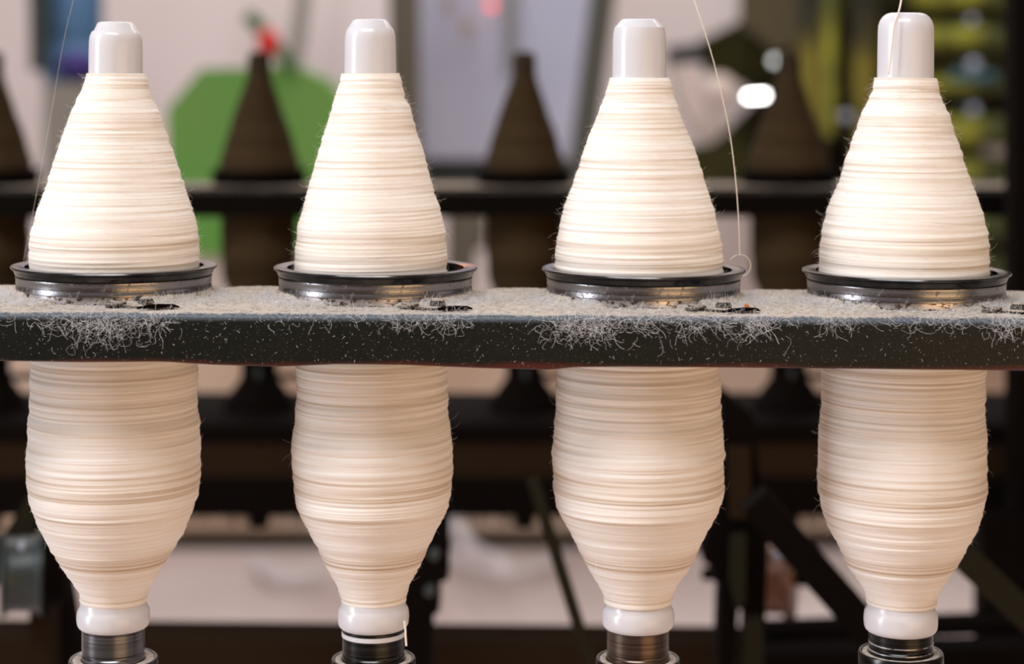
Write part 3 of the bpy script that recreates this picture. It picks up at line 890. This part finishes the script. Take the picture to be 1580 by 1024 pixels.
for i, px in enumerate(BX):
    b = b0 if i == 0 else copy_tree(b0)
    s = s0 if i == 0 else copy_tree(s0)
    r = r0 if i == 0 else copy_tree(r0)
    x = at(px, 0, KB).x
    s.location = (x, yb0, SRZ)
    b.location = (x, yb0, SRZ + 236 * U)
    b.location.z = at(px, 80, KB).z - 934 * U
    s.location.z = SRZ
    s.scale.z = 1.0
    r.location = (x, yb0, zt)
    b['label'] = BL[i]
    wh = ['at the left edge of the picture', 'below the bobbin in front of the green guard', 'below the bobbin in front of the control cabinet', 'below the bobbin left of the rightmost cream bobbin'][i]
    s['label'] = 'black spindle foot ' + wh
    r['label'] = 'black spinning ring round the brown bobbin ' + ['at the left picture edge', 'before the green guard', 'before the control cabinet', 'under the bright lamp'][i]
# far spindle rail: deep black box girder with a brown web
mb = MB()
a = at(-150, 797, KB - .10); c = at(1720, 645, KB - .06)
ztop = SRZ; zmid1 = at(0, 682, KB - .1).z; zmid2 = at(0, 738, KB - .1).z; zbot = a.z
e = empty('spindle_rail', (0, yb0, zbot), 'deep black girder below the far bobbins with a brown middle band', 'rail')
yF = a.y
MB().box(a.x, c.x, yF - yb0, yF - yb0 + 0.16, zmid1 - zbot, ztop - zbot, 0.002).build('top_flange', M['black'], e)
MB().box(a.x, c.x, yF - yb0 + 0.004, yF - yb0 + 0.15, zmid2 - zbot, zmid1 - zbot).build('web', M['dark_brown'], e)
MB().box(a.x, c.x, yF - yb0, yF - yb0 + 0.16, 0, zmid2 - zbot, 0.002).build('bottom_flange', M['black'], e)
for px in BX:
    xx = at(px, 0, KB).x
    MB().lathe([(20 * U, -98 * U), (34 * U, -94 * U), (36 * U, 0.001)], 20, c=(xx, 0, 0)).build('foot', M['black'], e, angle=40)
# fluff hanging under it
mb = MB(); g = random.Random(3)
for _ in range(900):
    px = g.uniform(240, 1560)
    q = at(px, 797, KB - .09)
    fibre(mb, g, (q.x / U, q.y / U, (q.z - EYE) / U + 1), (g.gauss(0, .4), 0, -1), g.uniform(8, 34), .25, 1.1, n=5)
fo2 = mb.build('hanging_fluff', M['olive_dark'], angle=None)
tag(fo2, 'dark fringe of dirty fluff hanging under the far spindle girder', 'lint', kind='stuff')

# ------------------------------------------------------------------ drive parts between the two sides
e = empty('tension_pulley', at(30, 1060, 1.55), 'grey green belt pulley on a brown post at lower left', 'pulley')
rotx = Matrix.Rotation(math.radians(90), 3, 'Y')
base = e.location
c = at(32, 885, 1.55)
kk = U * 1.55
rot2 = Matrix.Rotation(math.radians(12), 3, 'Z') @ rotx
MB().lathe([(a * kk, b * kk) for a, b in [(20, -30), (62, -30), (66, -26), (58, -20), (56, -8), (58, 4), (56, 18), (60, 26), (66, 28), (66, 33), (20, 33)]], 48, c=c - base, rot=rot2).build('drum', M['pulley_grey'], e, angle=40)
MB().lathe([(a * kk, b * kk) for a, b in [(20, 33), (70, 33), (70, 40), (52, 46), (48, 68), (20, 70)]], 48, c=c - base, rot=rot2).build('hub', M['black'], e, angle=40)
mb = MB(); q0 = at(44, 1060, 1.56); q1 = at(73, 880, 1.56)
mb.box(q0.x - base.x, q1.x - base.x, 0.01, 0.04, q0.z - base.z, q1.z - base.z)
mb.build('post', M['dark_brown'], e)
MB().ball(at(34, 842, 1.47) - base, 5 * kk, sz=1.4).build('oil_nipple', M['chrome_knob'], e)

def bar(name, p0, p1, wpx, k, m, label, cat, dep=0.02, k2=None, group=None):
    """flat bar seen from p0 to p1, wpx wide, dep metres deep"""
    a = at(p0[0], p0[1], k); b = at(p1[0], p1[1], k2 or k)
    d = (b - a); L_ = d.length; d.normalize()
    s = d.cross(Vector((0, 1, 0))).normalized() * (wpx / 2 * U * k)
    y = Vector((0, dep, 0))
    v = [a - s, a + s, b + s, b - s]
    o = a.copy()
    mb = MB().add([q - o for q in v] + [q - o + y for q in v], [(0, 1, 2, 3), (7, 6, 5, 4), (0, 4, 5, 1), (1, 5, 6, 2), (2, 6, 7, 3), (3, 7, 4, 0)])
    ob = mb.build(name, m, loc=o, smooth=False)
    return tag(ob, label, cat, group)

bar('strut', (60, 770), (-25, 900), 34, 1.60, M['olive_dark'], 'dark slanting strut at the left edge above the pulley', 'strut')
bar('strut', (70, 800), (112, 1060), 34, 1.62, M['black'], 'black slanting strut between the pulley and leftmost spindle', 'strut')
bar('drive_belt', (822, 740), (922, 1060), 19, 1.5, M['olive_dark'], 'narrow dark drive belt slanting down between second and third bobbins', 'belt', 0.004)
bar('strut', (1165, 775), (1385, 1025), 50, 1.45, M['black'], 'thick black slanting strut left of the rightmost bobbin foot', 'strut')
bar('drive_belt', (1478, 850), (1640, 1003), 44, 1.4, M['olive_dark'], 'broad olive drive belt slanting down at lower right', 'belt', 0.006)
# bracket stack right of the second bobbin
e = empty('roller_bracket', at(660, 1060, 1.62), 'black stepped bracket with two small rollers right of the second bobbin', 'bracket')
base = e.location
mb = MB()
poly = [(575, 770), (692, 770), (692, 893), (690, 896), (678, 898), (678, 945), (668, 950), (664, 1060), (575, 1060)]
mb.prism([((at(x, y, 1.62) - base).x, (at(x, y, 1.62) - base).z) for x, y in poly], 0, 0.03)
mb.build('plate', M['black'], e, smooth=False)
for px, py in ((671, 853), (664, 908)):
    MB().lathe([(a * U * 1.6, b) for a, b in [(5, 0), (8, 0.003), (8, 0.02), (5, 0.023)]], 24, c=at(px, py, 1.58) - base, rot=Matrix.Rotation(math.radians(80), 3, 'X')).build('roller', M['pulley_grey'], e)
# upright and copper pulley right of the third bobbin
e = empty('gear_upright', at(1150, 1060, 1.6), 'black upright with jagged gear and olive post right of the third bobbin', 'upright')
base = e.location
def prs(poly, k, dep, m, name, par, b_):
    return MB().prism([((at(x, y, k) - b_).x, (at(x, y, k) - b_).z) for x, y in poly], D * (k - 1) - b_.y, D * (k - 1) - b_.y + dep).build(name, m, par, smooth=False)
prs([(1112, 600), (1162, 640), (1176, 760), (1186, 830), (1178, 1060), (1150, 1060), (1152, 940), (1140, 940), (1130, 1060), (1106, 1060), (1112, 900), (1100, 895), (1098, 872), (1086, 868), (1083, 848), (1100, 800), (1112, 760)], 1.6, 0.03, M['black'], 'plate', e, base)
prs([(1124, 690), (1158, 690), (1160, 800), (1128, 800)], 1.585, 0.008, M['dark_brown'], 'cover', e, base)
prs([(1152, 955), (1178, 955), (1180, 1060), (1150, 1060)], 1.58, 0.012, M['olive_dark'], 'post', e, base)
prs([(1130, 830), (1152, 825), (1150, 930), (1138, 942), (1128, 900)], 1.58, 0.012, M['olive_dark'], 'chain', e, base)
e = empty('copper_pulley', at(1204, 955, 1.7), 'copper brown pulley wheel between third and fourth bobbins', 'pulley')
base = e.location
kk = U * 1.7
rot2 = Matrix.Rotation(math.radians(-14), 3, 'Z') @ rotx
MB().lathe([(a * kk, b * kk) for a, b in [(16, -34), (54, -34), (54, 8), (62, 10), (64, 16), (60, 24), (16, 26)]], 48, c=at(1203, 892, 1.7) - base, rot=rot2).build('wheel', M['copper'], e, angle=40)
MB().ball(at(1199, 857, 1.62) - base, 8 * kk, sz=.8).build('oil_cap', M['chrome_knob'], e)  # pale bead standing in for the blue-white highlight on the wheel
MB().lathe([(10 * kk, -120 * kk), (10 * kk, 60 * kk)], 20, c=at(1203, 892, 1.7) - base, rot=rot2).build('axle', M['black'], e)

# lower frame members
bar('frame_rail', (-60, 1012), (1190, 1024), 52, 1.75, M['dark_brown'], 'dark brown lower frame rail crossing behind the spindle feet', 'rail', 0.05)
bar('frame_rail', (1150, 983), (1640, 967), 17, 1.75, M['black'], 'thin black frame rail behind the foot of the rightmost bobbin', 'rail', 0.03)
bar('frame_rail', (1150, 1030), (1640, 1020), 42, 1.7, M['black'], 'lowest black frame rail at the lower right picture edge', 'rail', 0.03)
bar('frame_plate', (1176, 998), (1285, 994), 32, 1.78, M['dark_brown'], 'dark brown plate between the two lower right rails', 'plate', 0.02)
# right end upright
a = at(1564, 1100, 2.02)
mb = MB()
rbox(mb, 1566, 1760, -120, 1100, 1.9, 0.03)
ob = mb.build('frame_upright', M['black'], smooth=False); tag(ob, 'tall black machine upright along the right picture edge', 'upright')
mb = MB(); rbox(mb, 1517, 1640, 800, 1100, 1.86, 0.03)
mb.build('panel', M['black'], ob, smooth=False)

# ------------------------------------------------------------------ things in the hall behind
KG = 4.0
e = empty('green_guard', at(390, 400, KG), 'green eight-sided machine guard behind the brown bobbin', 'guard')
base = e.location
prs([(258, 168), (310, 106), (408, 104), (446, 100), (498, 122), (530, 160), (535, 330), (480, 395), (300, 395), (262, 330)], KG, 0.12, M['green'], 'cover', e, base)
prs([(290, 390), (500, 390), (500, 520), (300, 520)], KG + .05, 0.1, M['pale_cover'], 'foot', e, base)
mb = MB()
mb.tube([at(381, 22, KG - .03) - base, at(396, 36, KG - .03) - base, at(412, 58, KG - .03) - base, at(432, 80, KG - .03) - base, at(452, 110, KG - .03) - base], 11 * U * KG, 10)
mb.build('handle', M['green_dark'], e)
a_ = at(395, 200, KG) - base
MB().box(a_.x - .03, a_.x + .03, .11, WALLY - base.y, a_.z - .03, a_.z + .03).build('wall_bracket', M['teal_dark'], e, smooth=False)
MB().ball(at(414, 66, KG - .15) - base, 19 * U * KG, sx=.9, sz=1.15).build('knob', M['red'], e)

KC = 4.6
e = empty('control_cabinet', at(785, 300, KC), 'blue grey control cabinet with a red light behind the middle', 'cabinet')
base = e.location
def cb(px0, px1, py0, py1, k, dep, m, name, bev=0.0):
    a = at(px0, py1, k) - base; b = at(px1, py0, k) - base
    return MB().box(a.x, b.x, a.y, a.y + dep, a.z, b.z, bev).build(name, m, e, smooth=False)
cb(648, 910, -220, 246, KC, 0.4, M['cabinet'], 'body', 0.004)
cb(776, 797, -220, 104, KC - .02, 0.02, M['cabinet_trim'], 'door_gap')
cb(645, 915, 246, 300, KC + .02, 0.38, M['teal_dark'], 'plinth')
cb(690, 748, 300, 385, KC + .1, 0.2, M['post_olive'], 'leg')
cb(830, 890, 300, 420, KC + .1, 0.2, M['teal_dark'], 'leg')
def disc(px, py, r, k, m, name, par, b_, dep=0.02):
    return MB().lathe([(r * U * k * .9, 0), (r * U * k, dep * .3), (r * U * k, dep), (r * U * k * .3, dep)], 24, c=at(px, py, k) - b_, rot=Matrix.Rotation(math.radians(90), 3, 'X')).build(name, m, par)
disc(758, 9, 7, KC - .03, M['red_lamp'], 'red_light', e, base)
disc(720, 40, 10, KC - .03, M['brown_knob'], 'switch', e, base)
disc(692, 10, 9, KC - .03, M['brown_knob'], 'switch', e, base)

bar('steel_post', (622, -60), (626, 330), 46, 4.4, M['post_olive'], 'olive grey steel post at the left side of the control cabinet', 'post', 0.06)
bar('wall_pipe', (473, -60), (452, 110), 22, 5.5, M['grey_shelf'], 'grey pipe on the pale wall left of the second bobbin', 'pipe', 0.03)
bar('leaning_strut', (938, -60), (893, 285), 38, 4.2, M['strut_grey'], 'grey olive strut leaning along the right side of the cabinet', 'strut', 0.05)
bar('floor_stand', (722, 330), (700, 470), 44, 4.3, M['post_olive'], 'olive stand below the cabinet, behind the far rail', 'stand', 0.05)

# left: shelf post, blue drum, purple cloth
mb = MB(); rbox(mb, 66, 160, 128, 460, 4.6, 0.3); ob = mb.build('grey_shelf', M['grey_shelf'], smooth=False)
tag(ob, 'grey low shelf unit at the far left behind the leftmost bobbin', 'shelf')
q = at(112, 128, 4.85)
ob = MB().lathe([(r * U * 4.66, z * U * 4.66) for r, z in [(44, 0), (48, 4), (48, 60), (46, 64), (48, 68), (48, 190), (40, 200)]], 32).build('blue_drum', M['blue'], loc=(q.x, q.y, at(0, 128, 4.6).z))
tag(ob, 'blue plastic drum on the grey shelf at upper left', 'drum')
q = at(112, 128, 4.62); q.y += .04
ob = MB().ball((0, 0, 0.0), 1, sx=32 * U * 4.6, sy=0.035, sz=26 * U * 4.6).build('purple_cloth', M['purple'], loc=(q.x, q.y, at(0, 128, 4.6).z + 25 * U * 4.6))
tag(ob, 'bundle of dark purple cloth below the blue drum', 'cloth')
bar('dark_post', (54, -60), (57, 110), 22, 4.7, M['teal_dark'], 'narrow dark post left of the blue drum', 'post', 0.05)

# right: dark machine with yellow-green yarn packages
e = empty('dark_machine', at(1340, 520, 5.3), 'large dark machine behind the right half of the picture', 'machine')
base = e.location
def rb(poly, k, dep, m, name): return prs(poly, k, dep, m, name, e, base)
rb([(1225, -120), (1700, -120), (1700, 520), (1530, 520), (1530, 380), (1225, 380)], 5.4, 0.15, M['far_black'], 'frame')
rb([(1088, 60), (1150, 30), (1150, -120), (1260, -120), (1260, 330), (1120, 330), (1118, 215), (1140, 190), (1180, 150), (1150, 130), (1092, 110)], 5.1, 0.1, M['far_black'], 'housing')
rb([(1145, -120), (1250, -120), (1250, 60), (1200, 80), (1150, 40)], 5.0, 0.06, M['hood'], 'hood')
rb([(1036, 100), (1075, 105), (1120, 190), (1110, 235), (1085, 225), (1050, 160)], 4.9, 0.08, M['pale_cover'], 'chute')
rb([(1030, 72), (1100, 64), (1095, 96), (1030, 100)], 5.2, 0.05, M['teal_dark'], 'arm')
MB().ball(at(1110, 140, 4.85) - base, 26 * U * 4.85, sy=.6).build('cap', M['pale_cover'], e)
rb([(1062, 228), (1100, 222), (1120, 205), (1165, 215), (1165, 330), (1058, 330)], 4.86, 0.03, M['far_black'], 'foot')
# bright reflections, put in as glowing shapes
KL = 4.9
a = at(1167, 148, KL)
ob = MB().tube([(-15 * U * KL, 0, -1 * U * KL), (15 * U * KL, 0, 1 * U * KL)], 3.5 * U * KL, 12).build('strip_lamp', M['lamp'], loc=a)
tag(ob, 'bright white strip lamp behind the gap between third and fourth bobbins', 'lamp')
a = at(1195, 94, KL)
ob = MB().ball((0, 0, 0), 6 * U * KL).build('bulb_lamp', M['lamp_dim'], loc=a)
tag(ob, 'small pale lamp just above the bright strip lamp', 'lamp')
# hanging skeins
SK = [(1252, -60, 290, 25, 'olive', 'broad olive yellow skein hanging above the right-hand brown bobbin'),
      (1281, -60, 210, 10, 'yellow', 'yellow green skein hanging right beside the olive skein'),
      (1334, -60, 300, 21, 'olive', 'dull olive skein next to the rightmost cream bobbin')]
for px, y0, y1, r, mt, lb in SK:
    k = 4.84 if px != 1281 else 4.68
    a = at(px, y0, k); b = at(px, y1, k)
    L_ = (a.z - b.z)
    n = 12
    pr = []
    for j in range(n + 1):
        t = j / n
        pr.append((max(1e-4, r * U * k * (0.35 + .65 * math.sin(math.pi * min(.98, max(.06, t))) ** .4 + .06 * math.sin(9 * t))), L_ * t))
    ob = MB().lathe(pr, 20).build('yarn_skein', M[mt], loc=(b.x, b.y, b.z))
    tag(ob, lb, 'skein', 'hanging skeins')
# stacked yellow-green packages on a steel rod
KY = 5.0
ST = [(-6, 44, 92), (58, 36, 88), (131, 26, 72), (201, 46, 80), (262, 40, 70), (345, 48, 66), (412, 40, 58)]
SLB = ['topmost yellow green yarn disc of the stack at upper right', 'second yellow green yarn disc from the top of the stack', 'yellow green yarn disc behind the teal wing nut',
       'yellow green yarn disc just below the teal wing nut', 'yellow green yarn disc just above the far rail', 'yellow green yarn disc just below the far rail', 'lowest yellow green yarn disc, beside the rim of the rightmost ring']
for (py, hh, rr), lb in zip(ST, SLB):
    q = at(1497, py + hh / 2, KY)
    k = U * KY
    ob = MB().lathe([(12 * k, 0), (rr * .8 * k, 0), (rr * k, hh * .3 * k), (rr * k, hh * .7 * k), (rr * .8 * k, hh * k), (12 * k, hh * k)], 32, cap=False, closed=True).build('yarn_disc', M['yellow'], loc=q)
    tag(ob, lb, 'yarn disc', 'stacked yellow green yarn discs')
a = at(1497, 450, KY); b = at(1497, -80, KY)
ob = rod = MB().tube([(0, 0, 0), (0, 0, b.z - a.z)], 8 * U * KY, 12).build('steel_rod', M['teal_dark'], loc=a)
tag(ob, 'dark steel rod through the stack of yellow green discs', 'rod')
for px, py, r in ((1500, 32, 7), (1502, 101, 10), (1502, 170, 8)):  # pale balls stand in for the white highlights on chrome knobs
    q = at(px, py, KY - .15)
    MB().ball((0, 0, 0), r * U * KY).tube([(0, 0, 0), (0, rod.location.y - q.y, 0)], 3 * U * KY, 8).build('knob', M['chrome_knob'], rod, loc=q - rod.location)
q = at(1502, 118, KY - .15)
k = U * KY
MB().ball((-20 * k, 0, 0), 18 * k, sz=.45, sy=.5).ball((20 * k, 0, 0), 18 * k, sz=.45, sy=.5).ball((0, 0, 0), 12 * k, sy=.7).build('wing_nut', M['teal'], rod, loc=q - rod.location)
q = at(1307, 180, 4.6)
MB().ball(q - base, 8 * U * 4.6).tube([q - base, q - base + Vector((0, D * .8, 0))], 3 * U * KY, 8).build('knob', M['chrome_knob'], e)
rb([(1549, 215), (1563, 215), (1550, 290), (1536, 290)], 5.2, 0.25, M['pale_cover'], 'lever')

# pale waste yarn and hoses on the floor behind
def loop(P, r, lab, name, m, cat):
    pts = spline([Vector(p) for p in P], 40)
    o_ = pts[0].copy()
    ob = MB().tube([q - o_ for q in pts], r, 10).build(name, m, loc=o_)
    return tag(ob, lab, cat)
def fp(px, py, up=0.03):
    k = (EYE - up) / ((py - 121) * U)
    return at(px, py, k)
loop([fp(690, 845), fp(712, 868), fp(745, 880), fp(790, 884), fp(840, 872), fp(870, 858)], 0.011, 'pale loose yarn rope lying on the floor right of the second bobbin', 'yarn_rope', M['waste'], 'rope')
loop([fp(392, 862), fp(415, 884), fp(450, 890), fp(500, 886)], 0.012, 'pale loose yarn rope lying on the floor left of the second bobbin', 'yarn_rope', M['waste'], 'rope')
q = at(716, 800, 4.6)
loop([at(700, 790, 5.3), at(712, 826, 5.25), at(730, 846, 5.2), at(752, 858, 5.1), at(775, 868, 4.95)], 0.013, 'white hose hanging down to the floor right of the second bobbin', 'white_hose', M['waste'], 'hose')
